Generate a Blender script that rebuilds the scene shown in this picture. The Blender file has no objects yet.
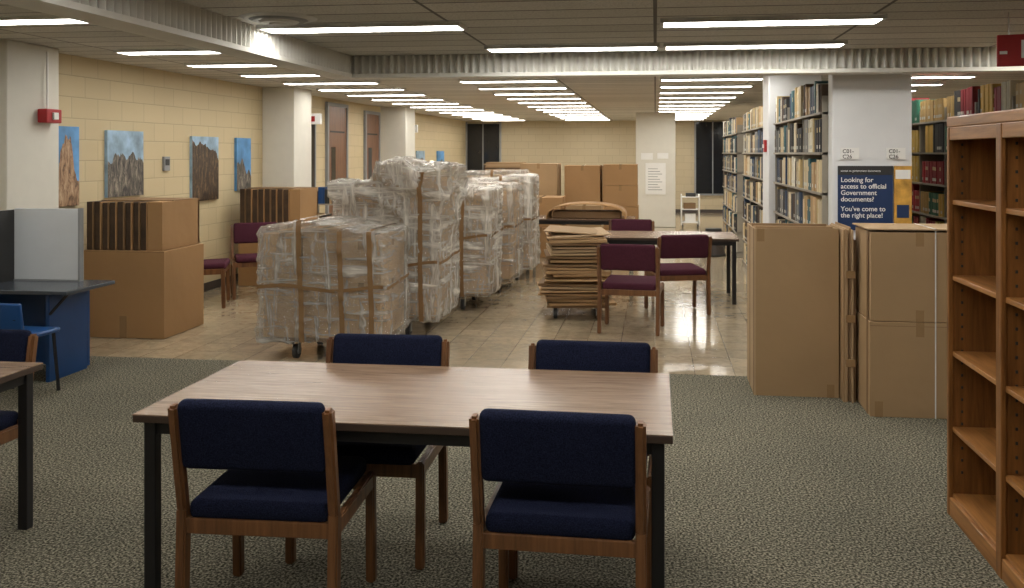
import bpy, bmesh, math, random
from mathutils import Vector, Matrix, noise
random.seed(7)
S = bpy.context.scene
COL = S.collection

# ---------------------------------------------------------------- materials
def mat(name):
    m = bpy.data.materials.new(name); m.use_nodes = True
    nt = m.node_tree; b = nt.nodes['Principled BSDF']
    return m, nt, b
def N(nt, t, **kw):
    n = nt.nodes.new(t)
    for k, v in kw.items():
        if hasattr(n, k): setattr(n, k, v)
        else: n.inputs[k.replace('_', ' ')].default_value = v
    return n
def L(nt, a, b): nt.links.new(a, b)
def ramp(nt, fac, stops):
    r = nt.nodes.new('ShaderNodeValToRGB')
    cr = r.color_ramp
    while len(cr.elements) < len(stops): cr.elements.new(0.5)
    for e, (p, c) in zip(cr.elements, stops):
        e.position = p; e.color = (*c, 1) if len(c) == 3 else c
    L(nt, fac, r.inputs['Fac']); return r
def coords(nt, scale=(1, 1, 1), rot=(0, 0, 0), kind='Object'):
    tc = nt.nodes.new('ShaderNodeTexCoord'); mp = nt.nodes.new('ShaderNodeMapping')
    mp.inputs['Scale'].default_value = scale; mp.inputs['Rotation'].default_value = rot
    L(nt, tc.outputs[kind], mp.inputs['Vector']); return mp.outputs['Vector']
def bump(nt, b, h, s=0.3, d=0.01):
    n = nt.nodes.new('ShaderNodeBump'); n.inputs['Strength'].default_value = s; n.inputs['Distance'].default_value = d
    L(nt, h, n.inputs['Height']); L(nt, n.outputs['Normal'], b.inputs['Normal'])

def plain(name, c, rough=0.6, metal=0.0, var=0.06, scale=8, bmp=0.0, spec=None):
    m, nt, b = mat(name)
    v = coords(nt)
    n = N(nt, 'ShaderNodeTexNoise', Scale=scale, Detail=4.0); L(nt, v, n.inputs['Vector'])
    lo = tuple(max(0, x * (1 - var)) for x in c); hi = tuple(min(1, x * (1 + var)) for x in c)
    r = ramp(nt, n.outputs['Fac'], [(0.3, lo), (0.7, hi)])
    L(nt, r.outputs['Color'], b.inputs['Base Color'])
    b.inputs['Roughness'].default_value = rough; b.inputs['Metallic'].default_value = metal
    if spec is not None: b.inputs['Specular IOR Level'].default_value = spec
    if bmp: bump(nt, b, n.outputs['Fac'], bmp)
    return m
def wood(name, dark, light, axis=0, scale=1.0, rough=0.4, coat=0.1):
    m, nt, b = mat(name)
    sc = [14 * scale] * 3; sc[axis] = 1.0 * scale
    v = coords(nt, tuple(sc))
    n = N(nt, 'ShaderNodeTexNoise', Scale=2.0, Detail=6.0, Distortion=0.6); L(nt, v, n.inputs['Vector'])
    n.inputs['Roughness'].default_value = 0.65
    r = ramp(nt, n.outputs['Fac'], [(0.3, dark), (0.68, light)])
    L(nt, r.outputs['Color'], b.inputs['Base Color'])
    b.inputs['Roughness'].default_value = rough; b.inputs['Coat Weight'].default_value = coat
    bump(nt, b, n.outputs['Fac'], 0.08, 0.003)
    return m
def fabric(name, c1, c2):
    m, nt, b = mat(name)
    v = coords(nt)
    n = N(nt, 'ShaderNodeTexNoise', Scale=220.0, Detail=2.0); L(nt, v, n.inputs['Vector'])
    r = ramp(nt, n.outputs['Fac'], [(0.35, c1), (0.7, c2)])
    L(nt, r.outputs['Color'], b.inputs['Base Color'])
    b.inputs['Roughness'].default_value = 0.95; b.inputs['Specular IOR Level'].default_value = 0.1
    bump(nt, b, n.outputs['Fac'], 0.4, 0.003)
    return m
def cardboard(name, c, var=0.07):
    m, nt, b = mat(name)
    v = coords(nt, (1, 1, 1))
    n = N(nt, 'ShaderNodeTexNoise', Scale=1.6, Detail=3.0); n.inputs['Roughness'].default_value = 0.4; L(nt, v, n.inputs['Vector'])
    r = ramp(nt, n.outputs['Fac'], [(0.3, tuple(x * (1 - var) for x in c)), (0.7, tuple(x * (1 + var) for x in c))])
    L(nt, r.outputs['Color'], b.inputs['Base Color'])
    b.inputs['Roughness'].default_value = 0.75; b.inputs['Specular IOR Level'].default_value = 0.3
    n2 = N(nt, 'ShaderNodeTexNoise', Scale=5.0, Detail=2.0); L(nt, v, n2.inputs['Vector'])
    bump(nt, b, n2.outputs['Fac'], 0.35, 0.02)
    return m
def emis(name, c, s):
    m, nt, b = mat(name)
    b.inputs['Base Color'].default_value = (0.9, 0.9, 0.9, 1)
    b.inputs['Emission Color'].default_value = (*c, 1); b.inputs['Emission Strength'].default_value = s
    return m
def rock(name, a, b_, c):
    m, nt, b = mat(name)
    v = coords(nt, (1, 4.5, 1.3), (0.25, 0, 0))
    n = N(nt, 'ShaderNodeTexNoise', Scale=5.0, Detail=10.0, Distortion=0.8); n.inputs['Roughness'].default_value = 0.75; L(nt, v, n.inputs['Vector'])
    r = ramp(nt, n.outputs['Fac'], [(0.38, a), (0.5, b_), (0.66, c)])
    L(nt, r.outputs['Color'], b.inputs['Base Color']); b.inputs['Roughness'].default_value = 0.4
    return m

M = {}
M['navy'] = fabric('navy_fabric', (0.005, 0.007, 0.018), (0.016, 0.020, 0.048))
M['maroon'] = fabric('maroon_fabric', (0.045, 0.013, 0.022), (0.10, 0.03, 0.048))
M['chairwood'] = wood('chair_wood', (0.08, 0.032, 0.011), (0.23, 0.10, 0.037), 2)
M['oak'] = wood('oak', (0.11, 0.042, 0.010), (0.31, 0.13, 0.034), 2, 1.0, 0.4)
M['oaky'] = wood('oak_shelf', (0.19, 0.075, 0.018), (0.44, 0.20, 0.058), 1, 1.0, 0.4)
M['walnut'] = wood('laminate_top', (0.15, 0.092, 0.058), (0.31, 0.208, 0.138), 0, 2.2, 0.27, 0.0)
M['edge'] = plain('table_edge', (0.05, 0.03, 0.02), 0.5)
M['black'] = plain('black_steel', (0.008, 0.008, 0.01), 0.45)
M['card'] = cardboard('cardboard', (0.35, 0.23, 0.122))
M['cardd'] = cardboard('cardboard_dark', (0.22, 0.135, 0.068))
M['cardl'] = cardboard('cardboard_light', (0.43, 0.30, 0.175))
M['cardo'] = cardboard('cardboard_tan', (0.37, 0.215, 0.097))
M['cardw'] = cardboard('cardboard_wrapped', (0.50, 0.325, 0.17), 0.2)
M['cardw2'] = cardboard('cardboard_wrapped_dark', (0.38, 0.235, 0.115), 0.2)
M['folder'] = plain('pressboard', (0.055, 0.030, 0.014), 0.7, var=0.3)
M['tape'] = plain('packing_tape', (0.30, 0.19, 0.095), 0.2)
M['tapeb'] = plain('brown_strap', (0.24, 0.14, 0.065), 0.25)
M['strap'] = plain('plastic_strap', (0.7, 0.7, 0.68), 0.3)
M['white'] = plain('white_paint', (0.66, 0.64, 0.57), 0.6, var=0.02)
M['whitec'] = plain('column_paint', (0.70, 0.71, 0.72), 0.6, var=0.02)
M['soffit'] = plain('soffit_paint', (0.76, 0.75, 0.70), 0.6, var=0.03)
M['steel'] = plain('grey_steel', (0.45, 0.45, 0.44), 0.35, 0.6)
M['frame'] = plain('fixture_frame', (0.6, 0.6, 0.58), 0.5)
M['shelfsteel'] = plain('shelf_steel', (0.30, 0.27, 0.22), 0.5)
M['rubber'] = plain('rubber', (0.03, 0.03, 0.03), 0.6)
M['red'] = plain('red_plastic', (0.38, 0.015, 0.02), 0.4)
M['blue'] = plain('blue_laminate', (0.006, 0.05, 0.17), 0.4)
M['bluechair'] = plain('blue_shell', (0.01, 0.07, 0.24), 0.35)
M['bluedk'] = plain('navy_poster', (0.012, 0.035, 0.11), 0.45)
M['yellow'] = plain('orange_flyer', (0.6, 0.33, 0.06), 0.5, var=0.5)
M['darktop'] = plain('dark_laminate', (0.05, 0.06, 0.075), 0.25)
M['board'] = plain('white_board', (0.60, 0.63, 0.66), 0.3, var=0.02)
M['grey'] = plain('grey_trim', (0.25, 0.26, 0.27), 0.5)
M['paper'] = plain('white_paper', (0.8, 0.8, 0.78), 0.6, var=0.02)
M['ink'] = plain('black_ink', (0.03, 0.03, 0.03), 0.6)
M['textw'] = plain('white_ink', (0.85, 0.85, 0.85), 0.6)
M['door'] = wood('door_wood', (0.11, 0.045, 0.02), (0.22, 0.10, 0.045), 2)
M['glass_dark'] = plain('night_glass', (0.012, 0.014, 0.018), 0.08)
M['baseb'] = plain('rubber_base', (0.05, 0.04, 0.035), 0.5)
M['lamp'] = emis('fluorescent_lens', (1.0, 0.965, 0.895), 18.5)
M['sky'] = plain('print_sky', (0.10, 0.30, 0.60), 0.4, var=0.4, scale=4)
M['sky2'] = plain('print_pale_sky', (0.30, 0.45, 0.60), 0.4, var=0.45, scale=5)
M['rocko'] = rock('print_orange_rock', (0.07, 0.035, 0.02), (0.34, 0.20, 0.11), (0.58, 0.42, 0.27))
M['rockg'] = rock('print_grey_rock', (0.012, 0.012, 0.015), (0.10, 0.088, 0.075), (0.38, 0.33, 0.26))
M['rockb'] = rock('print_brown_rock', (0.010, 0.007, 0.005), (0.055, 0.033, 0.018), (0.22, 0.14, 0.08))

def blockwall(name, axis, c):
    m, nt, b = mat(name)
    tc = nt.nodes.new('ShaderNodeTexCoord'); sp = nt.nodes.new('ShaderNodeSeparateXYZ'); cb = nt.nodes.new('ShaderNodeCombineXYZ')
    L(nt, tc.outputs['Object'], sp.inputs[0]); L(nt, sp.outputs[axis], cb.inputs[0]); L(nt, sp.outputs[2], cb.inputs[1])
    br = nt.nodes.new('ShaderNodeTexBrick'); L(nt, cb.outputs[0], br.inputs['Vector'])
    br.inputs['Scale'].default_value = 1.0; br.inputs['Brick Width'].default_value = 0.406; br.inputs['Row Height'].default_value = 0.203
    br.inputs['Mortar Size'].default_value = 0.006; br.inputs['Mortar Smooth'].default_value = 0.4
    br.inputs['Color1'].default_value = (*c, 1); br.inputs['Color2'].default_value = (*[x * 0.95 for x in c], 1)
    br.inputs['Mortar'].default_value = (*[x * 0.78 for x in c], 1)
    L(nt, br.outputs['Color'], b.inputs['Base Color']); b.inputs['Roughness'].default_value = 0.6
    inv = N(nt, 'ShaderNodeMath', operation='SUBTRACT'); inv.inputs[0].default_value = 1; L(nt, br.outputs['Fac'], inv.inputs[1])
    bump(nt, b, inv.outputs[0], 0.4, 0.006)
    return m
M['wally'] = blockwall('painted_block_y', 1, (0.58, 0.475, 0.29))
M['wallx'] = blockwall('painted_block_x', 0, (0.50, 0.42, 0.28))

def ceilmat():
    m, nt, b = mat('acoustic_tile')
    v = coords(nt)
    br = nt.nodes.new('ShaderNodeTexBrick'); L(nt, v, br.inputs['Vector']); br.offset = 0
    br.inputs['Scale'].default_value = 1.0; br.inputs['Brick Width'].default_value = 1.22; br.inputs['Row Height'].default_value = 0.305
    br.inputs['Mortar Size'].default_value = 0.011; br.inputs['Mortar Smooth'].default_value = 0.1
    br.inputs['Color1'].default_value = (0.66, 0.64, 0.59, 1); br.inputs['Color2'].default_value = (0.54, 0.525, 0.48, 1)
    br.inputs['Mortar'].default_value = (0.16, 0.15, 0.14, 1)
    n = N(nt, 'ShaderNodeTexNoise', Scale=90.0, Detail=3.0); L(nt, v, n.inputs['Vector'])
    r = ramp(nt, n.outputs['Fac'], [(0.35, (0.7, 0.7, 0.7)), (0.5, (1, 1, 1))])
    mx = N(nt, 'ShaderNodeMix', data_type='RGBA', blend_type='MULTIPLY'); mx.inputs[0].default_value = 1.0
    L(nt, br.outputs['Color'], mx.inputs[6]); L(nt, r.outputs['Color'], mx.inputs[7])
    L(nt, mx.outputs[2], b.inputs['Base Color']); b.inputs['Roughness'].default_value = 0.9
    return m
M['ceil'] = ceilmat()
def carpet():
    m, nt, b = mat('carpet')
    v = coords(nt)
    n = N(nt, 'ShaderNodeTexNoise', Scale=92.0, Detail=2.0); n.inputs['Roughness'].default_value = 0.6; L(nt, v, n.inputs['Vector'])
    r = ramp(nt, n.outputs['Fac'], [(0.35, (0.020, 0.019, 0.013)), (0.49, (0.108, 0.102, 0.077)), (0.63, (0.33, 0.31, 0.24))])
    n2 = N(nt, 'ShaderNodeTexNoise', Scale=1.5, Detail=3.0); L(nt, v, n2.inputs['Vector'])
    r2 = ramp(nt, n2.outputs['Fac'], [(0.3, (0.88, 0.88, 0.88)), (0.7, (1.08, 1.06, 1.04))])
    mx = N(nt, 'ShaderNodeMix', data_type='RGBA', blend_type='MULTIPLY'); mx.inputs[0].default_value = 1.0
    L(nt, r.outputs['Color'], mx.inputs[6]); L(nt, r2.outputs['Color'], mx.inputs[7])
    L(nt, mx.outputs[2], b.inputs['Base Color']); b.inputs['Roughness'].default_value = 1.0; b.inputs['Specular IOR Level'].default_value = 0.1
    bump(nt, b, n.outputs['Fac'], 0.35, 0.004)
    return m
M['carpet'] = carpet()
def tiles():
    m, nt, b = mat('terrazzo_tile')
    v = coords(nt)
    br = nt.nodes.new('ShaderNodeTexBrick'); L(nt, v, br.inputs['Vector']); br.offset = 0
    br.inputs['Scale'].default_value = 1.0; br.inputs['Brick Width'].default_value = 0.305; br.inputs['Row Height'].default_value = 0.305
    br.inputs['Mortar Size'].default_value = 0.003
    br.inputs['Color1'].default_value = (0.47, 0.38, 0.255, 1); br.inputs['Color2'].default_value = (0.39, 0.315, 0.215, 1)
    br.inputs['Mortar'].default_value = (0.25, 0.20, 0.14, 1)
    n = N(nt, 'ShaderNodeTexNoise', Scale=9.0, Detail=8.0, Distortion=1.0); n.inputs['Roughness'].default_value = 0.7; L(nt, v, n.inputs['Vector'])
    r = ramp(nt, n.outputs['Fac'], [(0.35, (0.78, 0.78, 0.78)), (0.6, (1.08, 1.08, 1.08))])
    mx = N(nt, 'ShaderNodeMix', data_type='RGBA', blend_type='MULTIPLY'); mx.inputs[0].default_value = 1.0
    L(nt, br.outputs['Color'], mx.inputs[6]); L(nt, r.outputs['Color'], mx.inputs[7])
    L(nt, mx.outputs[2], b.inputs['Base Color']); b.inputs['Roughness'].default_value = 0.13
    b.inputs['Coat Weight'].default_value = 0.3; b.inputs['Coat Roughness'].default_value = 0.1
    return m
M['tile'] = tiles()
def wrapmat(name, lo, hi, rot, p0=0.5, p1=0.76):
    m, nt, b = mat(name)
    v = coords(nt, (0.8, 0.8, 7), rot)
    n = N(nt, 'ShaderNodeTexNoise', Scale=2.0, Detail=9.0, Distortion=0.7); n.inputs['Roughness'].default_value = 0.68; L(nt, v, n.inputs['Vector'])
    v2 = coords(nt, (7, 7, 0.8), (0.25, -0.2, 0))
    n2 = N(nt, 'ShaderNodeTexNoise', Scale=1.5, Detail=9.0, Distortion=0.6); n2.inputs['Roughness'].default_value = 0.68; L(nt, v2, n2.inputs['Vector'])
    mxx = N(nt, 'ShaderNodeMath', operation='MAXIMUM'); L(nt, n.outputs['Fac'], mxx.inputs[0]); L(nt, n2.outputs['Fac'], mxx.inputs[1])
    r = ramp(nt, mxx.outputs[0], [(p0, (lo,) * 3), (p1, (hi,) * 3)])
    b.inputs['Base Color'].default_value = (0.90, 0.87, 0.80, 1); b.inputs['Roughness'].default_value = 0.22
    bp = nt.nodes.new('ShaderNodeBump'); bp.inputs['Strength'].default_value = 1.0; bp.inputs['Distance'].default_value = 0.07
    L(nt, mxx.outputs[0], bp.inputs['Height']); L(nt, bp.outputs[0], b.inputs['Normal'])
    tr = nt.nodes.new('ShaderNodeBsdfTransparent'); tr.inputs[0].default_value = (0.99, 0.99, 0.98, 1)
    gl = nt.nodes.new('ShaderNodeBsdfGlossy'); gl.inputs['Roughness'].default_value = 0.1; gl.inputs[0].default_value = (1, 1, 1, 1); L(nt, bp.outputs[0], gl.inputs['Normal'])
    lw = nt.nodes.new('ShaderNodeLayerWeight'); lw.inputs[0].default_value = 0.15; L(nt, bp.outputs[0], lw.inputs['Normal'])
    cl = N(nt, 'ShaderNodeMath', operation='ADD'); cl.inputs[1].default_value = 0.06; L(nt, lw.outputs['Fresnel'], cl.inputs[0]); cl.use_clamp = True
    m1 = nt.nodes.new('ShaderNodeMixShader'); L(nt, cl.outputs[0], m1.inputs[0]); L(nt, tr.outputs[0], m1.inputs[1]); L(nt, gl.outputs[0], m1.inputs[2])
    ms = nt.nodes.new('ShaderNodeMixShader')
    L(nt, r.outputs['Color'], ms.inputs[0]); L(nt, m1.outputs[0], ms.inputs[1]); L(nt, b.outputs[0], ms.inputs[2])
    L(nt, ms.outputs[0], nt.nodes['Material Output'].inputs['Surface'])
    return m
M['wrap'] = wrapmat('stretch_wrap', 0.14, 0.80, (0.25, 0.15, 0), 0.50, 0.73)
M['wrap2'] = wrapmat('cloudy_stretch_wrap', 0.28, 0.95, (-0.35, 0.3, 0.2), 0.49, 0.68)
def bookmat():
    m, nt, b = mat('book_cloth')
    a = nt.nodes.new('ShaderNodeVertexColor'); a.layer_name = 'Col'
    L(nt, a.outputs['Color'], b.inputs['Base Color']); b.inputs['Roughness'].default_value = 0.6
    return m
M['book'] = bookmat()

# ---------------------------------------------------------------- builder
class B:
    def __init__(s): s.v = []; s.f = []; s.m = []; s.sm = []; s.slots = []; s.col = []
    def slot(s, k):
        if k not in s.slots: s.slots.append(k)
        return s.slots.index(k)
    def _add(s, vs, fs, k, smooth=False, col=None):
        o = len(s.v); s.v += [tuple(x) for x in vs]; i = s.slot(k)
        for f in fs: s.f.append([o + j for j in f]); s.m.append(i); s.sm.append(smooth); s.col.append(col)
    def bm(s, bm, k, mtx=None, smooth=False):
        if mtx is not None: bm.transform(mtx)
        bm.verts.ensure_lookup_table(); bm.verts.index_update()
        s._add([v.co[:] for v in bm.verts], [[v.index for v in f.verts] for f in bm.faces], k, smooth); bm.free()
    def box(s, c, d, k, rot=None, bev=0.0, seg=2, col=None, smooth=False):
        mtx = Matrix.Translation(c)
        if rot: mtx = mtx @ Matrix.Rotation(rot[2], 4, 'Z') @ Matrix.Rotation(rot[1], 4, 'Y') @ Matrix.Rotation(rot[0], 4, 'X')
        if bev:
            b = bmesh.new(); bmesh.ops.create_cube(b, size=1); bmesh.ops.scale(b, vec=d, verts=b.verts)
            bmesh.ops.bevel(b, geom=b.edges[:], offset=bev, segments=seg, affect='EDGES', profile=0.5)
            s.bm(b, k, mtx, smooth); return
        x, y, z = [q / 2 for q in d]
        vs = [mtx @ Vector(p) for p in [(-x, -y, -z), (x, -y, -z), (x, y, -z), (-x, y, -z), (-x, -y, z), (x, -y, z), (x, y, z), (-x, y, z)]]
        s._add(vs, [(0, 3, 2, 1), (4, 5, 6, 7), (0, 1, 5, 4), (1, 2, 6, 5), (2, 3, 7, 6), (3, 0, 4, 7)], k, False, col)
    def b2(s, x0, x1, y0, y1, z0, z1, k, **kw): s.box(((x0 + x1) / 2, (y0 + y1) / 2, (z0 + z1) / 2), (x1 - x0, y1 - y0, z1 - z0), k, **kw)
    def bar(s, a, b_, w, h, k, bev=0.006):
        a = Vector(a); b_ = Vector(b_); d = b_ - a
        q = d.to_track_quat('Z', 'Y'); bm = bmesh.new(); bmesh.ops.create_cube(bm, size=1)
        bmesh.ops.scale(bm, vec=(w, h, d.length), verts=bm.verts)
        if bev: bmesh.ops.bevel(bm, geom=bm.edges[:], offset=bev, segments=2, affect='EDGES')
        s.bm(bm, k, Matrix.Translation((a + b_) / 2) @ q.to_matrix().to_4x4())
    def cyl(s, c, r, h, k, axis='Z', n=20, r2=None):
        bm = bmesh.new(); bmesh.ops.create_cone(bm, cap_ends=True, segments=n, radius1=r, radius2=r if r2 is None else r2, depth=h)
        R = {'Z': Matrix.Identity(4), 'X': Matrix.Rotation(math.pi / 2, 4, 'Y'), 'Y': Matrix.Rotation(math.pi / 2, 4, 'X')}[axis]
        s.bm(bm, k, Matrix.Translation(c) @ R)
    def done(s, name, loc=(0, 0, 0), rz=0, parent=None):
        me = bpy.data.meshes.new(name); me.from_pydata(s.v, [], s.f)
        for k in s.slots: me.materials.append(M[k])
        for p, i, sm in zip(me.polygons, s.m, s.sm): p.material_index = i; p.use_smooth = sm
        if any(c is not None for c in s.col):
            ca = me.color_attributes.new('Col', 'FLOAT_COLOR', 'CORNER')
            for p, c in zip(me.polygons, s.col):
                c = c or (1, 1, 1)
                for li in p.loop_indices: ca.data[li].color = (*c, 1)
        me.update()
        o = bpy.data.objects.new(name, me); COL.objects.link(o); o.location = loc; o.rotation_euler = (0, 0, rz)
        if parent: o.parent = parent
        return o
def inst(o, name, loc, rz=0):
    n = bpy.data.objects.new(name, o.data); COL.objects.link(n); n.location = loc; n.rotation_euler = (0, 0, rz); return n
def empty(name, loc=(0, 0, 0), rz=0):
    e = bpy.data.objects.new(name, None); COL.objects.link(e); e.location = loc; e.rotation_euler = (0, 0, rz); return e
def text(name, body, loc, size, k, rot=(math.pi / 2, 0, 0), parent=None, align='LEFT', bold=0):
    c = bpy.data.curves.new(name, 'FONT'); c.body = body; c.size = size; c.align_x = align; c.extrude = 0.0005; c.offset = bold
    c.materials.append(M[k]); o = bpy.data.objects.new(name, c); COL.objects.link(o); o.location = loc; o.rotation_euler = rot
    if parent: o.parent = parent
    return o

# ---------------------------------------------------------------- room
ZN, ZF = 2.48, 2.63
YC = 7.0
XL, XR, YB, YF = -5.5, 6.6, -2.0, 25.9
XV = -2.45   # valance corrugated face
b = B(); b.b2(XL - 0.2, XR + 0.2, YB, YC, -0.1, 0, 'carpet'); b.done('floor_carpet')
b = B(); b.b2(XL - 0.2, XR + 0.2, YC, YF + 0.2, -0.1, -0.004, 'tile'); b.done('floor')
b = B(); b.b2(XL - 0.15, XL, YB, YF, 0, ZF, 'wally'); b.done('wall_left')
b = B(); b.b2(XL - 0.15, XR + 0.15, YF, YF + 0.15, 0, ZF, 'wallx'); b.done('wall_far')
b = B(); b.b2(XR, XR + 0.15, YB, YF, 0, ZF, 'wally'); b.done('wall_right')
b = B(); b.b2(XL - 0.15, XR + 0.15, YB - 0.15, YB, 0, ZF, 'wallx'); b.done('wall_back')
b = B(); b.b2(XL - 0.15, XR + 0.15, YB - 0.15, YF + 0.15, ZF, ZF + 0.1, 'ceil'); b.done('ceiling')
b = B(); b.b2(XV + .02, XR, YB, YC - 0.02, ZN, ZN + 0.05, 'ceil'); b.done('ceiling_lowered')
b = B(); b.b2(XL, XL + 0.012, 7.45, YF, 0, 0.1, 'baseb'); b.done('baseboard_left')
b = B(); b.b2(XL, XR, YF - 0.012, YF, 0, 0.1, 'baseb'); b.done('baseboard_far')

b = B()
zb, zt = 2.30, ZN
b.b2(XV - .15, XR, YC + 0.03, YC + 0.12, zb, ZF, 'soffit')
b.b2(XV - .15, XV - .05, YB, YC + 0.03, zb, ZF, 'soffit')
b.b2(XV - .05, XR, YC - 0.06, YC + 0.03, zb, zb + 0.03, 'soffit')
b.b2(XV - .05, XV + .05, YB, YC - 0.06, zb, zb + 0.03, 'soffit')
def corr(p0, p1, nrm, pitch=0.06):
    p0 = Vector(p0); p1 = Vector(p1); Ln = (p1 - p0).length; d = (p1 - p0).normalized(); nv = Vector(nrm)
    n = int(Ln / (pitch / 6)); vs = []; fs = []
    for i in range(n + 1):
        q = p0 + d * (Ln * i / n) + nv * (0.032 * math.sin(i * math.pi / 3))
        vs += [(q.x, q.y, zb + 0.018), (q.x, q.y, zt)]
        if i: fs.append((2 * i - 2, 2 * i, 2 * i + 1, 2 * i - 1))
    b._add(vs, fs, 'soffit', True)
corr((XV - .01, YC - 0.01, 0), (XR, YC - 0.01, 0), (0, -1, 0))
corr((XV, YB, 0), (XV, YC - 0.02, 0), (1, 0, 0))
b.done('ceiling_valance')

lb = B(); lb.b2(-0.61, 0.61, -0.10, 0.10, -0.004, 0.02, 'lamp')
lb.b2(-0.63, 0.63, -0.115, -0.10, -0.006, 0.02, 'frame'); lb.b2(-0.63, 0.63, 0.10, 0.115, -0.006, 0.02, 'frame')
lb.b2(-0.63, -0.61, -0.10, 0.10, -0.006, 0.02, 'frame'); lb.b2(0.61, 0.63, -0.10, 0.10, -0.006, 0.02, 'frame')
L0 = None
def light(x, y, z):
    global L0
    if L0 is None: L0 = lb.done('fluorescent_ceiling_light', (x, y, z))
    else: inst(L0, 'fluorescent_ceiling_light', (x, y, z))
zl = ZN - 0.021
for x, y in [(-1.775, 5.32), (0.66, 5.36), (-0.6, 6.54), (0.69, 6.54), (3.0, 6.54), (3.1, 5.3), (-1.74, 2.9), (0.68, 2.9), (-0.6, 4.1), (3.1, 2.9), (-0.6, 1.6), (1.9, 1.6), (-0.6, 0.3), (3.1, 0.3)]:
    light(x, y, zl)
zl = ZF - 0.021
for y in (-0.5, 1.3, 3.5, 5.72): light(-4.3, y, zl)
y = 7.65
while y < 25.5:
    light(-4.2, y, zl)
    if y > 8:
        for x in (-1.85, 0.69, 3.15): light(x, y, zl)
    y += 1.22
b = B()
for r, z in [(0.19, 0.0), (0.145, -0.012), (0.10, -0.022), (0.05, -0.03)]: b.cyl((0, 0, z), r, 0.010, 'grey' if r == .145 else 'frame', n=32, r2=r * 1.15)
b.done('ceiling_air_diffuser', (-2.15, 4.95, ZN - 0.007))

# columns
b = B(); b.b2(-5.49, -5.26, 6.75, 7.4, 0, ZF, 'white', bev=0.01); b.done('column')
b = B(); b.b2(XL, -5.03, 12.1, 12.75, 0, ZF, 'white', bev=0.01); b.done('column')
b = B(); b.b2(XL, -4.97, 17.6, 18.3, 0, ZF, 'white', bev=0.01); b.done('column')
b = B(); b.b2(-0.44, 0.46, 20.8, 21.5, 0, ZF, 'white', bev=0.01); b.done('column')
b = B(); b.b2(1.27, 1.85, 10.4, 10.95, 0, ZF, 'whitec', bev=0.01); b.done('column')
b = B(); b.b2(1.37, 1.965, 7.25, 7.42, 0, ZF, 'whitec', bev=0.008); b.done('column')

def wdoor(y0, y1, h, name='door_1', k='door'):
    b = B(); b.b2(XL + 0.002, XL + 0.05, y0 - 0.06, y0, 0, h + 0.06, 'grey'); b.b2(XL + 0.002, XL + 0.05, y1, y1 + 0.06, 0, h + 0.06, 'grey')
    b.b2(XL + 0.002, XL + 0.05, y0, y1, h, h + 0.06, 'grey'); b.b2(XL + 0.002, XL + 0.03, y0, y1, 0, h, k)
    b.b2(XL + 0.03, XL + 0.034, y0 + .1, y1 - .1, 2.05, 2.08, 'ink')
    b.b2(XL + 0.03, XL + 0.034, y0 + .15, y0 + .35, 1.1, 1.8, 'glass_dark')
    b.cyl((XL + 0.06, y0 + 0.08, 1.0), 0.02, 0.06, 'steel', 'X')
    b.done(name)
wdoor(14.6, 15.5, 2.5, 'door_1'); wdoor(16.6, 17.4, 2.45, 'door_2')
b = B(); b.b2(XL + 0.05, XL + 1.0, YF - 0.05, YF - 0.002, 0, 2.55, 'glass_dark'); b.b2(XL, XL + 0.05, YF - 0.06, YF - 0.002, 0, 2.6, 'grey'); b.b2(XL + 1.0, XL + 1.05, YF - 0.06, YF - 0.002, 0, 2.6, 'grey'); b.b2(XL + .5, XL + .53, YF - 0.06, YF - 0.05, 0, 2.6, 'grey'); b.done('door_3')
b = B(); b.b2(1.15, 2.1, YF - 0.05, YF - 0.002, 0.55, 2.58, 'glass_dark'); b.b2(1.1, 1.15, YF - 0.06, YF - 0.002, 0.5, 2.6, 'grey'); b.b2(1.6, 1.63, YF - 0.06, YF - .05, 0.5, 2.6, 'grey'); b.b2(1.1, 2.1, YF - 0.06, YF - 0.002, 0.5, 0.55, 'grey'); b.done('window_1')
for y, z in [(13.0, 2.2), (18.5, 2.2)]:
    b = B(); b.b2(0, 0.55, 0, 0.06, -0.07, 0.09, 'paper', bev=0.005); b.b2(0.06, 0.46, -0.004, 0, -0.03, 0.05, 'red'); b.done('exit_sign', (XL + .002, y - 0.1, z))
b = B(); b.b2(0, .04, 0, .42, 0, 1.5, 'glass_dark'); b.b2(0, .05, -.04, 0, -.04, 1.54, 'grey'); b.b2(0, .05, .42, .46, -.04, 1.54, 'grey'); b.b2(0, .05, 0, .42, 1.5, 1.54, 'grey'); b.b2(0, .05, 0, .42, -.04, 0, 'grey'); b.done('window_2', (XL + .002, 13.55, .75))

def picture(y0, y1, z0, z1, sky, rock, prof):
    b = B(); w = y1 - y0; h = z1 - z0
    b.b2(0.002, 0.035, 0, w, 0, h, sky)
    rnd = random.Random(int(y0 * 10)); pp = []
    for (a, q), (a2, q2) in zip(prof, prof[1:]):
        for t in (0, .25, .5, .75): pp.append((a + (a2 - a) * t, max(.02, min(.98, q + (q2 - q) * t + (rnd.uniform(-.03, .03) if t else 0)))))
    pp.append(prof[-1])
    for i in range(len(pp) - 1):
        (a, q), (c, r) = pp[i], pp[i + 1]
        b._add([(0.037, w * a, 0), (0.037, w * a, h * q), (0.037, w * c, h * r), (0.037, w * c, 0)], [(0, 1, 2, 3)], rock)
    b.done('landscape_canvas_print', (XL, y0, z0))
picture(7.56, 7.98, 1.2, 1.95, 'sky', 'rocko', [(1, .3), (.9, .35), (.82, .45), (.75, .72), (.68, .88), (.6, .84), (.52, .9), (.45, .78), (.35, .7), (.28, .45), (.15, .4), (0, .3)])
picture(8.43, 9.07, 1.25, 1.93, 'sky2', 'rockg', [(1, .5), (.9, .6), (.8, .55), (.7, .68), (.6, .62), (.5, .55), (.4, .66), (.3, .62), (.2, .66), (.1, .5), (0, .55)])
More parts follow.
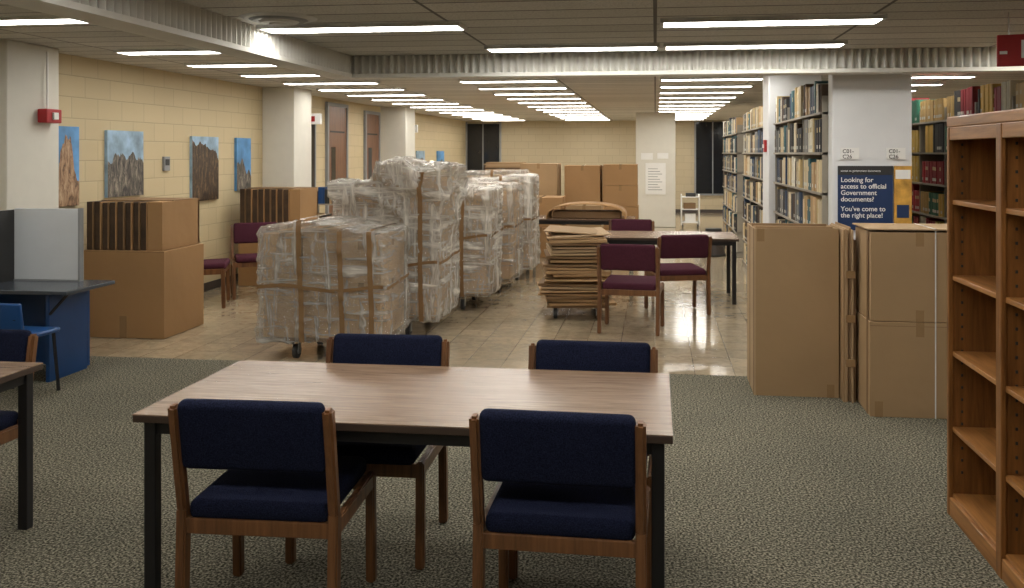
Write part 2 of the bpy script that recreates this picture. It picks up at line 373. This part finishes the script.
picture(10.1, 10.75, 1.12, 1.90, 'sky2', 'rockb', [(1, .62), (.9, .75), (.75, .8), (.6, .82), (.45, .88), (.3, .92), (.15, .85), (0, .95)])
picture(11.25, 11.67, 1.2, 1.90, 'sky', 'rockg', [(1, .25), (.85, .4), (.7, .3), (.5, .5), (.35, .62), (.2, .5), (0, .55)])
picture(20.3, 21.0, 1.25, 1.75, 'sky2', 'rockb', [(1, .5), (.6, .7), (.3, .55), (0, .6)])
picture(22.3, 23.0, 1.25, 1.75, 'sky', 'rockg', [(1, .4), (.6, .6), (.3, .45), (0, .5)])
b = B(); b.b2(0.001, 0.03, 0, 0.12, 0, 0.16, 'grey', bev=0.004); b.b2(0.03, 0.034, 0.02, 0.1, 0.06, 0.13, 'ink'); b.done('thermostat', (XL, 9.5, 1.5))
b = B(); b.b2(0, 0.09, -0.1, 0.1, -0.06, 0.06, 'red', bev=0.01); b.b2(0.09, 0.11, -0.03, 0.03, -0.03, 0.03, 'paper', bev=0.004)
b.cyl((0.02, 0, 0.31), 0.01, 0.5, 'paper'); b.done('fire_alarm_strobe', (-5.25, 7.2, 2.02))
b = B(); b.b2(-0.03, 0, -0.06, 0.06, -0.07, 0.07, 'red', bev=0.006); b.b2(-0.04, -0.03, -0.04, 0.04, -0.02, 0.02, 'paper'); b.done('fire_alarm_pull_station', (1.268, 10.6, 1.78))
b = B(); b.b2(-0.22, 0.24, -0.02, -0.001, 0, 0.72, 'paper')
for i in range(9): b.b2(-0.16, 0.16 - 0.05 * (i % 3), -0.022, -0.02, 0.1 + i * 0.06, 0.115 + i * 0.06, 'grey')
b.b2(-0.32, -0.05, -0.01, -0.001, 0.8, 0.95, 'paper'); b.b2(0.05, 0.3, -0.01, -0.001, 0.82, 0.95, 'paper')
b.done('wall_notice', (0, 20.8, 0.75))

# ---------------------------------------------------------------- chairs
def chair(fab, name):
    b = B(); W = 0.292
    for sx in (-1, 1):
        x = sx * (W - 0.018)
        b.bar((x, -0.235, 0), (x, -0.215, 0.45), 0.036, 0.05, 'chairwood')
        b.bar((x, -0.215, 0.43), (x, -0.285, 0.83), 0.036, 0.045, 'chairwood', 0.01)
        b.bar((x, 0.235, 0), (x, 0.225, 0.43), 0.036, 0.042, 'chairwood')
        b.bar((x, -0.23, 0.395), (x, 0.245, 0.405), 0.03, 0.06, 'chairwood')
    b.box((0, -0.222, 0.39), (W * 2 - 0.06, 0.024, 0.055), 'chairwood', bev=0.004)
    b.box((0, 0.225, 0.395), (W * 2 - 0.06, 0.024, 0.055), 'chairwood', bev=0.004)
    b.box((0, 0.012, 0.45), (W * 2 - 0.075, 0.49, 0.075), fab, rot=(0.03, 0, 0), bev=0.03, seg=4, smooth=True)
    b.box((0, -0.264, 0.725), (W * 2 - 0.066, 0.06, 0.25), fab, rot=(0.17, 0, 0), bev=0.025, seg=4, smooth=True)
    return b
cn = chair('navy', 'n').done('library_chair', (-1.385, 3.22, 0), 0.03)
inst(cn, 'library_chair', (-0.315, 3.22, 0), -0.02)
inst(cn, 'library_chair', (-1.235, 3.82, 0), math.pi + 0.03)
inst(cn, 'library_chair', (-0.285, 3.79, 0), math.pi - 0.02)
inst(cn, 'library_chair', (-3.24, 3.70, 0), math.pi)
cm = chair('maroon', 'm').done('library_chair', (-0.225, 8.70, 0), -0.1)
inst(cm, 'library_chair', (0.23, 9.75, 0), 0.28)
inst(cm, 'library_chair', (-0.3, 11.35, 0), math.pi)
inst(cm, 'library_chair', (-5.0, 9.5, 0), -1.2)
inst(cm, 'library_chair', (-4.72, 10.25, 0), math.pi + 0.5)

def table(x0, x1, y0, y1, name='reading_table', top='walnut', z=0.74):
    cx, cy = (x0 + x1) / 2, (y0 + y1) / 2; w = (x1 - x0) / 2; d = (y1 - y0) / 2
    b = B()
    b.b2(-w, w, -d, d, z - 0.004, z, top); b.b2(-w, w, -d, d, z - 0.03, z - 0.004, 'edge', bev=0.002)
    for sx in (-1, 1):
        for sy in (-1, 1): b.box((sx * (w - 0.05), sy * (d - 0.05), (z - 0.03) / 2), (0.045, 0.045, z - 0.03), 'black', bev=0.004)
        b.box((sx * (w - 0.05), 0, z - 0.055), (0.025, 2 * d - 0.1, 0.05), 'black')
        b.box((0, sx * (d - 0.05), z - 0.055), (2 * w - 0.1, 0.025, 0.05), 'black')
    b.done(name, (cx, cy, 0))
table(-1.905, 0.06, 3.09, 3.96)
table(-4.7, -2.78, 2.93, 3.80)
table(-0.75, 0.93, 10.25, 11.15)
table(-1.9, -0.3, 13.0, 13.8)

# ---------------------------------------------------------------- oak bookcase
b = B(); y0, y1, D, H = 2.53, 4.46, 0.32, 1.87; nb = 3; bw = (y1 - y0) / nb
b.b2(D - 0.012, D, y0, y1, 0.05, H - 0.02, 'oak')
b.b2(-0.012, D, y0 - 0.01, y1 + 0.01, H - 0.05, H, 'oaky', bev=0.006)
b.b2(0.004, D, y0, y1, 0.0, 0.10, 'oaky', bev=0.003)
for i in range(nb + 1):
    yy = y0 + i * bw; t = 0.022
    b.b2(0, D - 0.01, max(y0, yy - t / 2 - 0.004), min(y1, yy + t / 2 + .004), 0.02, H - 0.05, 'oak')
    b.b2(-0.014, 0.008, max(y0, yy - 0.028), min(y1, yy + 0.028), 0.0, H - 0.05, 'oak', bev=0.004)
    if i < nb:
        for z in (0.415, 0.77, 1.125, 1.48): b.b2(0.004, D - 0.012, yy + 0.016, yy + bw - 0.016, z - 0.022, z, 'oaky', bev=0.003)
        for yy2 in (yy + 0.0165, yy + bw - 0.0165):
            for xx in (0.05, 0.26):
                for k in range(28): b.box((xx, yy2, 0.2 + k * 0.057), (0.009, 0.004, 0.012), 'ink')
        b.b2(-0.01, 0.006, yy, yy + bw, H - 0.11, H - 0.05, 'oaky', bev=0.003)
        b.b2(-0.01, 0.006, yy, yy + bw, 0.0, 0.085, 'oaky', bev=0.003)
b.done('oak_bookcase', (1.38, 0, 0))

# ---------------------------------------------------------------- library ranges
PAL1 = [(0.48, 0.32, 0.16), (0.66, 0.57, 0.40), (0.02, 0.02, 0.025), (0.04, 0.12, 0.14), (0.20, 0.20, 0.19), (0.08, 0.05, 0.03), (0.75, 0.71, 0.60), (0.03, 0.06, 0.12), (0.50, 0.37, 0.17), (0.03, 0.03, 0.03), (0.58, 0.48, 0.30)]
PAL2 = [(0.40, 0.035, 0.045), (0.26, 0.02, 0.03), (0.03, 0.15, 0.09), (0.60, 0.38, 0.08), (0.62, 0.42, 0.10), (0.68, 0.63, 0.5), (0.5, 0.33, 0.12), (0.03, 0.03, 0.03), (0.38, 0.03, 0.04)]
def srange(xa, xb, ya, yb, pal, H=2.28, runs=False):
    b = B(); k = B(); xm = (xa + xb) / 2
    n = max(1, round((yb - ya) / 0.92)); bw = (yb - ya) / n
    zs = [0.08 + i * 0.325 for i in range(7)]
    b.b2(xa, xb, ya, yb, 0, 0.07, 'shelfsteel')
    b.b2(xm - 0.01, xm + 0.01, ya, yb, 0.07, H - 0.1, 'shelfsteel')
    for i in range(n + 1):
        yy = ya + i * bw; b.b2(xa + 0.02, xb - 0.02, max(ya, yy - 0.012), min(yb, yy + 0.012), 0.07, H - 0.12, 'shelfsteel')
    for z in zs:
        b.b2(xa, xb, ya, yb, z - 0.018, z, 'shelfsteel')
        for side in (0, 1):
            for i in range(n):
                p = ya + i * bw + 0.03; e = ya + (i + 1) * bw - 0.03
                fill = e - random.choice([0, 0, 0, 0.05, 0.15])
                c = random.choice(pal); cnt = 0; hh = random.uniform(0.21, 0.28); dd = .2; w = .04
                while p < fill - 0.05:
                    if cnt <= 0:
                        c = random.choice(pal); cnt = random.randint(4, 12) if runs else random.randint(1, 6); hh = random.uniform(0.225, 0.298); dd = random.uniform(.19, .24); w = random.uniform(.02, .055)
                    ww = w * random.uniform(.85, 1.15); h2 = hh * random.uniform(.97, 1.0)
                    j = random.uniform(.85, 1.15)
                    x0 = xa + 0.005 + random.uniform(0, .012) if side == 0 else xb - 0.015 - dd
                    k.b2(x0, x0 + dd, p, p + ww - 0.002, z + 0.001, z + h2, 'book', col=tuple(q * j for q in c))
                    if side == 0 and random.random() < .5:
                        k.b2(x0 - 0.001, x0, p + 0.002, p + ww - 0.004, z + .03, z + .06, 'book', col=(.6, .6, .55))
                        if ww > .035: k.b2(x0 - 0.001, x0, p + 0.004, p + ww - 0.006, z + h2 * .6, z + h2 * .75, 'book', col=(.55, .45, .25))
                    p += ww; cnt -= 1
    b.done('library_shelving'); k.done('shelved_books')
srange(1.31, 1.95, 7.45, 10.3, PAL1)
srange(1.31, 1.95, 11.0, 14.0, PAL1)
srange(1.31, 1.95, 15.0, 18.0, PAL1)
srange(2.85, 3.45, 6.0, 12.0, PAL2, runs=True)
srange(4.4, 5.0, 7.2, 12.0, PAL2, runs=True)

p = empty('government_documents_poster', (1.41, 7.235, 0))
b = B(); b.b2(0, 0.41, 0, 0.012, 1.10, 1.60, 'bluedk'); b.b2(0, 0.41, -0.002, 0, 1.53, 1.6, 'ink'); b.done('poster_board', parent=p)
lines = [('Looking for', 1.475), ('access to official', 1.425), ('Government', 1.375), ('documents?', 1.325), ("You've come to", 1.25), ('the right place!', 1.20)]
for i, (t, z) in enumerate(lines): text('line_%d' % i, t, (0.02, -0.003, z), 0.052, 'textw', parent=p, bold=0.0006)
text('line_7', 'access to government documents', (0.02, -0.004, 1.555), 0.022, 'textw', parent=p)
b = B(); b.b2(0, 0.13, 0, 0.01, 1.12, 1.6, 'yellow'); b.b2(0.01, 0.12, -0.001, 0, 1.5, 1.57, 'paper'); b.b2(0.02, 0.11, -0.001, 0, 1.2, 1.3, 'bluedk'); b.done('event_flyer', (1.83, 7.236, 0))
for x in (1.5, 1.845):
    p = empty('shelf_range_sign', (x, 7.24, 1.70)); b = B(); b.b2(-0.07, 0.07, 0, 0.008, -0.05, 0.04, 'paper'); b.done('sign_plate', parent=p)
    text('sign_text', 'C01-\nC26', (-0.055, -0.002, 0.0), 0.042, 'ink', parent=p, bold=.0004)
p = empty('hanging_aisle_sign', (2.04, 5.25, 2.27), -0.25)
b = B(); b.b2(-0.16, 0.3, -0.01, 0.01, -0.09, 0.085, 'red', bev=0.004); b.cyl((-0.1, 0, 0.145), 0.003, 0.13, 'steel'); b.cyl((0.25, 0, 0.145), 0.003, 0.13, 'steel'); b.done('sign_board', parent=p)
text('sign_text', '- 14', (-0.15, -0.012, -0.045), 0.14, 'textw', parent=p, bold=.002)

# ---------------------------------------------------------------- cartons
def carton(b, x0, x1, y0, y1, z0, z1, k='card', tape=True, bev=.003):
    b.b2(x0, x1, y0, y1, z0, z1, k, bev=bev)
    t = 0.003; cx = (x0 + x1) / 2; cy = (y0 + y1) / 2; h = min(0.09, (z1 - z0) * .3)
    if tape:
        b.b2(cx - .025, cx + .025, y0 - t * .5, y0 + .001, z1 - h, z1, 'tape'); b.b2(cx - .025, cx + .025, y0, y1, z1 - .001, z1 + t * .5, 'tape')
        b.b2(x1 - .001, x1 + t * .5, cy - .025, cy + .025, z1 - h, z1, 'tape')
    b.b2(x0 + .01, x1 - .01, cy - .002, cy + .002, z1 - .001, z1 + .001, 'cardd')
def slatbox(name, x0, x1, y0, y1, z0, z1, h2):
    b = B(); carton(b, x0, x1, y0, y1, z0, z1, 'cardo', tape=False)
    b.b2((x0 + x1) / 2 - .04, (x0 + x1) / 2 + .03, y0 - .003, y0, z0, z0 + .2, 'tape')
    b.b2(x0 + .02, x1 - .0, y0 - .001, y0, z1 - .012, z1 - .008, 'cardd')
    b.done(name)
    b = B(); zt = h2; X0, X1, Y0, Y1 = x0 + .01, x1 - .03, y0 + .02, y1 - .03; z1 += 0.004
    n = 8; w = (X1 - X0 - .14) / n; rr = random.Random(4)
    for i in range(n):
        xa = X0 + i * w
        b.b2(xa + .002, xa + w - .016, Y0 + rr.uniform(0, .012), Y1 - .03, z1, zt - rr.uniform(0, .014), 'folder', bev=.004)
        b.b2(xa + w - .015, xa + w - .004, Y0 - .004, Y1 - .03, z1, zt - rr.uniform(0, .006), 'cardo' if i % 2 else 'cardd')
    b.b2(X1 - .14, X1, Y0, Y1, z1, zt, 'cardo', bev=.003); b.b2(X0, X1, Y1 - .028, Y1, z1, zt, 'cardo')
    b.b2(X0 + .02, X1, Y0 + .2, Y1, zt, zt + .006, 'cardd')
    b.done('records_storage_box')
slatbox('cardboard_box', -5.24, -4.45, 7.72, 8.45, 0, 0.80, 1.25)
slatbox('cardboard_box', -5.3, -4.45, 10.95, 11.6, 0, 0.80, 1.24)

def opencarton(name, x0, x1, y0, y1, h, loc=(0, 0, 0)):
    b = B(); t = .008
    b.b2(x0, x1, y0, y0 + t, 0, h, 'card'); b.b2(x0, x1, y1 - t, y1, 0, h, 'card'); b.b2(x0, x0 + t, y0 + t, y1 - t, 0, h, 'cardl'); b.b2(x1 - t, x1, y0 + t, y1 - t, 0, h, 'card')
    b.b2(x0 + t, x1 - t, y0 + t, y1 - t, 0, .01, 'card')
    y = y0 + .02
    while y < y1 - .03:
        th = random.uniform(.008, .016); b.b2(x0 + .02, x1 - random.uniform(.015, .04), y, y + th, .011, h + random.uniform(-.05, .02), random.choice(['card', 'cardl', 'cardl', 'cardd'])); y += th + .003
    b.b2(x0 - .002, x0, y0 + .02, y0 + .05, 0, h, 'cardd')
    b.b2(x0 - .002, x0, y0 + .27, y0 + .30, 0, h, 'cardd')
    b.b2(x0, x0 + .012, y0 - .002, y0, 0, h, 'cardl')
    b.b2(x0 + .02, x0 + .07, y0 - .0015, y0, h - .09, h, 'tape'); b.b2(x1 - .08, x1 - .03, y0 - .0015, y0, 0, .09, 'tape')
    b.done(name, loc)
opencarton('open_cardboard_carton', .69, 1.265, 6.46, 6.95, 1.17)
b = B(); x = 0
for i in range(8):
    th = random.uniform(.008, .012); b.b2(x, x + th, random.uniform(-.03, .05), .5 + random.uniform(-.03, .05), 0, 1.15 + random.uniform(-.05, .05), ['card', 'cardl', 'cardl', 'cardd'][i % 4]); x += th + .001
for z in (.25, .55, .85): b.b2(.01, .07, -.034, -.031, z, z + .05, 'tape')
b.done('bundle_of_flattened_boxes', (1.275, 6.35, 0))
b = B()
carton(b, 0, .62, 0, .46, 0, .612, 'card', tape=False, bev=.004); carton(b, .006, .612, .006, .456, .615, 1.19, 'card', tape=False, bev=.004)
b.b2(.285, .335, -.0015, 0, .52, .612, 'tape'); b.b2(.285, .335, .0045, .006, 1.10, 1.19, 'tape'); b.b2(.285, .335, .0045, .006, .615, .69, 'tape')
b.b2(.03, .08, -.0015, 0, .0, .10, 'tape'); b.b2(0, .62, -.0012, 0, .585, .588, 'cardd')
b.b2(-.003, 0, .05, .09, 0, 1.19, 'cardd')
b.b2(.40, .407, -.004, -.001, 0, 1.2, 'strap'); b.b2(.40, .407, -.004, .46, 1.212, 1.215, 'strap')
b.b2(-.01, .63, .0, .48, 1.204, 1.212, 'cardl')
b.done('cardboard_box', (1.375, 6.03, 0), 0)

# ---------------------------------------------------------------- wrapped loads
def dolly(b, w, d, z=0.18):
    b.b2(-w / 2, w / 2, -d / 2, d / 2, z - .03, z, 'cardd', bev=.003)
    for sx in (-1, 1):
        for sy in (-1, 1):
            x, y = sx * (w / 2 - .25), sy * (d / 2 - .06)
            b.cyl((x, y, .058), .058, .035, 'rubber', 'X'); b.cyl((x, y, .058), .022, .042, 'steel', 'X')
            b.b2(x - .028, x - .021, y - .022, y + .022, .04, z - .03, 'steel'); b.b2(x + .021, x + .028, y - .022, y + .022, .04, z - .03, 'steel')
            b.b2(x - .045, x + .045, y - .05, y + .05, z - .038, z - .03, 'steel')
def load(x0, x1, y0, y1, tops, k='wrap', nz=3, ny=2, seed=0, rz=0, fold=0.0, zb_=.155, strap=(), band=(.34,), lump=.018):
    rnd = random.Random(seed); w = x1 - x0; d = y1 - y0; z0 = .182
    e = empty('shrink_wrapped_pallet', ((x0 + x1) / 2, (y0 + y1) / 2, 0), rz)
    b = B(); dolly(b, w - .06, d - .06); b.done('dolly', parent=e)
    b = B(); nx = len(tops); cw = (w - .03) / nx; cd = (d - .03) / ny
    for i in range(nx):
        for j in range(ny):
            t = tops[i] - .02 - rnd.uniform(0, .01); zs = [z0]
            for kk in range(1, nz): zs.append(z0 + (t - z0) * (kk / nz + rnd.uniform(-.09, .09)))
            zs.append(t)
            for kk in range(nz):
                g = rnd.uniform(.001, .008); g2 = rnd.uniform(0, .02)
                carton(b, -w / 2 + .015 + i * cw + g, -w / 2 + .015 + (i + 1) * cw - g, -d / 2 + .015 + j * cd + g2, -d / 2 + .015 + (j + 1) * cd - g, zs[kk] + .001, zs[kk + 1] - .003, rnd.choice(['cardw', 'cardw2', 'cardw', 'cardw']))
    b.done('cartons', parent=e)
    def film(q0, c, tz):
        q = q0
        nn = noise.noise_vector(q * 2.0 + Vector((seed * 3.1, 0, 0))) * lump
        s1 = 1 - abs(noise.noise(Vector((q.x * 2.2, q.y * 2.2, q.z * 9 + q.x * 3 + q.y * 2)) + Vector((seed, 0, 0)))) * 2.2
        s2 = 1 - abs(noise.noise(Vector((q.x * 7 + q.z * 2, q.y * 7, q.z * 1.6)) + Vector((0, seed, 0)))) * 2.2
        ridge = max(0, s1) ** 3 * .012 + max(0, s2) ** 3 * .011
        if fold:
            tt = max(0, min(1, (q.z - (tz - .6)) / .5)); s3 = 1 - abs(noise.noise(Vector((q.x * 3 + q.z * 2.5, q.y * 3, q.z * 3.2)) + Vector((seed, 5, 0)))) * 2
            ridge += max(0, s3) ** 2 * fold * tt
        nrm = Vector((c.x if abs(c.x) > .95 else 0, c.y if abs(c.y) > .95 else 0, c.z if abs(c.z) > .95 else 0))
        return q + nn + nrm * (ridge + .008)
    bm = bmesh.new(); bmesh.ops.create_cube(bm, size=2); bmesh.ops.subdivide_edges(bm, edges=bm.edges[:], cuts=55, use_grid_fill=True)
    P = 30
    for v in bm.verts:
        c = v.co; r = (abs(c.x) ** P + abs(c.y) ** P + abs(c.z) ** P) ** (1 / P); c /= r
        u = (c.x + 1) / 2 * nx - .5; i0 = int(max(0, min(nx - 1, math.floor(u)))); i1 = min(nx - 1, i0 + 1); f = max(0, min(1, u - i0)); f = f * f * (3 - 2 * f)
        tz = tops[i0] * (1 - f) + tops[i1] * f + .02
        q = Vector((c.x * (w / 2 + .016), c.y * (d / 2 + .016), zb_ + (c.z + 1) / 2 * (tz - zb_)))
        v.co = film(q, c, tz)
        if v.co.z < .135: v.co.z = .135
    b = B(); b.bm(bm, k, None, True); b.done('stretch_wrap', parent=e)
    b = B()
    def ribbon(pts, wv):
        vs = []; fs = []
        for i, p in enumerate(pts):
            vs += [tuple(p - wv), tuple(p + wv)]
            if i: fs.append((2 * i - 2, 2 * i - 1, 2 * i + 1, 2 * i))
        b._add(vs, fs, 'tapeb', True)
    for sx_ in strap:
        X = -w / 2 + sx_; tt = tops[min(nx - 1, int(sx_ / w * nx))]
        pts = []
        for i in range(30):
            z = .155 + (tt + .03 - .155) * i / 29; c = Vector((0, -1, 0)); p = film(Vector((X, -d / 2 - .016, z)), c, tt); pts.append(Vector((X + .012 * math.sin(z * 3 + seed), p.y - .007, z)))
        for i in range(1, 16):
            pts.append(Vector((X, -d / 2 - .01 + d * i / 15, tt + .05)))
        ribbon(pts, Vector((.021, 0, 0)))
    for zz in band:
        pts = []
        for i in range(40):
            X = -w / 2 - .012 + (w + .024) * i / 39; p = film(Vector((X, -d / 2 - .016, zz)), Vector((0, -1, 0)), 9); pts.append(Vector((X, p.y - .006, zz + .02 * math.sin(i * .2))))
        for i in range(1, 20):
            Y = -d / 2 + d * i / 19; p = film(Vector((w / 2 + .016, Y, zz)), Vector((1, 0, 0)), 9); pts.append(Vector((p.x + .005, Y, zz + .03 * i / 19)))
        ribbon(pts, Vector((0, 0, .014)))
    if strap or band: b.done('packing_straps', parent=e)
load(-3.23, -2.19, 7.06, 7.78, [1.06, 1.11, 1.03], 'wrap', 2, 1, 1, strap=(.36, .70, .95), band=(.60,))
load(-2.93, -2.0, 8.08, 9.0, [1.34, 1.54, 1.49], 'wrap2', 3, 2, 2, 0, fold=.09, strap=(.8,), band=(.68,), lump=.03)
load(-2.65, -1.79, 9.5, 10.3, [1.24, 1.28], 'wrap2', 2, 2, 3, strap=(.6,), band=(.8,), fold=.03, lump=.025)
load(-2.6, -1.72, 10.7, 11.5, [1.32, 1.28], 'wrap', 3, 2, 4, strap=(.6,), band=(.8,), fold=.03, lump=.025)
load(-2.55, -1.66, 11.9, 12.7, [1.32, 1.36], 'wrap2', 2, 2, 5, strap=(.5,), band=(.8,), lump=.025)
load(-2.9, -2.0, 13.2, 14.0, [1.38, 1.40], 'wrap', 3, 2, 6, strap=(.5,), band=())

# flattened boxes stack on dolly
e = empty('stack_of_flattened_boxes', (-0.83, 9.5, 0), 0.12)
b = B(); b.b2(-.31, .31, -.33, .33, .115, .14, 'cardd')
for sx in (-1, 1):
    for sy in (-1, 1):
        x, y = sx * .22, sy * .28
        b.cyl((x, y, .052), .052, .035, 'rubber', 'X'); b.cyl((x, y, .052), .02, .04, 'steel', 'X'); b.b2(x - .027, x - .021, y - .018, y + .018, .03, .115, 'steel'); b.b2(x + .021, x + .027, y - .018, y + .018, .03, .115, 'steel')
b.done('dolly', parent=e)
b = B(); z = .141; rnd = random.Random(5)
while z < .83:
    t = rnd.uniform(.014, .032); w = .64 + rnd.uniform(-.08, .09); d = .72 + rnd.uniform(-.07, .07)
    b.box((rnd.uniform(-.035, .035), rnd.uniform(-.03, .03), z + t / 2), (w, d, t), rnd.choice(['cardw', 'cardw', 'cardl', 'cardd', 'cardw2']), rot=(rnd.uniform(-.008, .008), rnd.uniform(-.018, .018), rnd.uniform(-.1, .1)), bev=.005)
    z += t + rnd.uniform(.002, .014)
b.box((.02, -.02, z + .02), (.6, .66, .012), 'cardl', rot=(.03, -.05, .1), bev=.003)
b.box((-.04, .02, z + .045), (.55, .6, .010), 'card', rot=(.02, .05, -.12), bev=.003)
b.done('cardboard_sheets', parent=e)

def stack(x0, x1, y0, y1, z1, n, k='card', nm='cardboard_box'):
    b = B(); h = z1 / n
    for i in range(n):
        g = random.uniform(0, .02); carton(b, x0 + g, x1 - g, y0 + g, y1 - g, i * h, (i + 1) * h - .004, k)
    b.done(nm)
stack(-1.62, -.96, 16.0, 16.7, 1.48, 2, 'cardo')
stack(-.93, -.30, 16.0, 16.7, 1.50, 4, 'cardo')
stack(-2.35, -1.70, 15.6, 16.3, 1.52, 2, 'card')
stack(-3.05, -2.4, 16.1, 16.8, 1.30, 2, 'card')
stack(-3.2, -2.45, 18.0, 18.8, 1.45, 3, 'cardl')
stack(-2.2, -1.5, 14.5, 15.2, 0.98, 2, 'cardo')
stack(-1.45, -.85, 14.6, 15.2, 0.85, 2, 'card')
stack(-1.6, -.4, 17.3, 18.0, 1.45, 2, 'card')
b = B(); z = 0; rnd = random.Random(9)
while z < .22:
    t = rnd.uniform(.015, .03); b.box((0, 0, z + t / 2), (.7 + rnd.uniform(-.04, .04), .6, t), rnd.choice(['card', 'cardl', 'folder']), rot=(0, 0, rnd.uniform(-.05, .05))); z += t
b.done('pile_of_flattened_boxes', (-2.73, 16.45, 1.30))
b = B(); n = 24; vs = []; fs = []
for i in range(n + 1):
    a = math.pi * i / n; x = -math.cos(a) * .58; z = math.sin(a) ** .6 * .22
    vs += [(x, -.33, z), (x, .33, z), (x * .97, -.33, max(0, z - .012)), (x * .97, .33, max(0, z - .012))]
for i in range(n):
    o = 4 * i
    fs += [(o, o + 4, o + 5, o + 1), (o + 2, o + 3, o + 7, o + 6), (o, o + 2, o + 6, o + 4), (o + 1, o + 5, o + 7, o + 3)]
b._add(vs, fs, 'cardo', True); b.b2(-.5, .5, -.2, .25, 0, .1, 'cardd', bev=.01)
b.done('curved_cardboard_sheet', (-1.0, 13.38, .742))

# ---------------------------------------------------------------- left computer carrel
e = empty('study_carrel_desk', (0, 0, 0))
b = B()
b.b2(-5.45, -4.25, 6.06, 6.66, .66, .69, 'darktop', bev=.006)
b.b2(-5.4, -4.45, 6.60, 6.63, 0.02, .66, 'blue'); b.b2(-4.48, -4.45, 6.15, 6.6, 0.0, .66, 'blue', bev=.004); b.b2(-5.4, -5.37, 6.1, 6.6, 0, .66, 'blue')
b.bar((-4.3, 6.15, .66), (-4.45, 6.15, .5), .02, .02, 'black')
b.done('desk', parent=e)
b = B(); b.b2(-5.05, -4.50, 6.56, 6.60, .70, 1.26, 'board', bev=.004); b.b2(-5.05, -4.50, 6.555, 6.605, .69, .70, 'grey')
b.b2(-4.50, -4.485, 6.555, 6.605, .69, 1.265, 'grey'); b.b2(-5.07, -5.05, 6.4, 6.6, .69, 1.25, 'ink'); b.b2(-5.095, -5.07, 6.02, 6.6, .69, 1.25, 'board')
b.done('divider_panels', parent=e)
b = B()
b.box((0, 0, .44), (.40, .40, .035), 'bluechair', bev=.016, seg=3, smooth=True)
b.box((0, -.2, .59), (.40, .03, .20), 'bluechair', rot=(.15, 0, 0), bev=.014, seg=3, smooth=True)
for sx in (-1, 1):
    b.bar((sx * .16, -.17, .43), (sx * .18, -.2, 0), .018, .018, 'black', 0); b.bar((sx * .16, .17, .43), (sx * .18, .2, 0), .018, .018, 'black', 0)
    b.bar((sx * .15, -.17, .43), (sx * .15, -.205, .58), .018, .018, 'black', 0)
b.done('blue_plastic_chair', (-4.42, 5.76, 0), 0.0)

b = B()
for x in (-.36, .36): b.b2(x - .012, x + .012, -.18, .18, .1, 1.15, 'shelfsteel')
for z in (.2, .6, .98): b.b2(-.36, .36, -.18, .18, z, z + .02, 'shelfsteel')
for x in (-.32, .32):
    for y in (-.14, .14): b.cyl((x, y, .05), .05, .03, 'rubber', 'X'); b.b2(x - .01, x + .01, y - .01, y + .01, .05, .2, 'steel')
rnd = random.Random(3)
for z in (.22, .62, 1.0):
    x = -.34
    while x < .30:
        w = rnd.uniform(.02, .06); b.b2(x, x + w - .003, -.16, .05, z, z + rnd.uniform(.13, .24), rnd.choice(['paper', 'red', 'folder', 'blue', 'ink', 'cardl'])); x += w
b.done('book_cart', (-4.38, 12.1, 0))
b = B()
for x in (-.2, .2): b.b2(x - .012, x + .012, -.2, .2, 0.05, .75, 'paper')
for z in (.1, .4, .68): b.b2(-.2, .2, -.2, .2, z, z + .02, 'paper')
b.b2(-.15, .12, -.12, .12, .42, .55, 'cardd'); b.b2(-.12, .12, -.12, .12, .12, .3, 'paper'); b.b2(-.1, .12, -.1, .1, .70, .78, 'ink')
for x in (-.17, .17):
    for y in (-.17, .17): b.cyl((x, y, .03), .03, .02, 'rubber', 'X'); b.b2(x - .006, x + .006, y - .006, y + .006, .03, .1, 'steel')
b.done('utility_cart', (.8, 21.0, 0))
for p in [(.95, 15.2), (1.05, 16.6)]:
    b = B(); b.cyl((0, 0, .11), .21, .2, 'baseb', r2=.17, n=28); b.cyl((0, 0, .24), .13, .06, 'baseb', n=28, r2=.12); b.cyl((0, 0, .3), .145, .06, 'rubber', n=28); b.cyl((0, 0, .02), .215, .03, 'rubber', n=28)
    b.done('kick_stool', (p[0], p[1], 0))

# ---------------------------------------------------------------- camera
cam = bpy.data.cameras.new('Camera'); co = bpy.data.objects.new('Camera', cam); COL.objects.link(co)
co.location = (0, 0, 1.7); co.rotation_euler = (math.pi / 2, 0, math.radians(7.29))
cam.sensor_width = 36; cam.lens = 900 / 1024 * 36; cam.shift_x = -28 / 1024; cam.shift_y = -141 / 1024; cam.clip_end = 100
S.camera = co
w = bpy.data.worlds.new('World'); S.world = w; w.use_nodes = True
w.node_tree.nodes['Background'].inputs[0].default_value = (0.02, 0.02, 0.025, 1)
S.view_settings.view_transform = 'Standard'; S.view_settings.exposure = 0.0
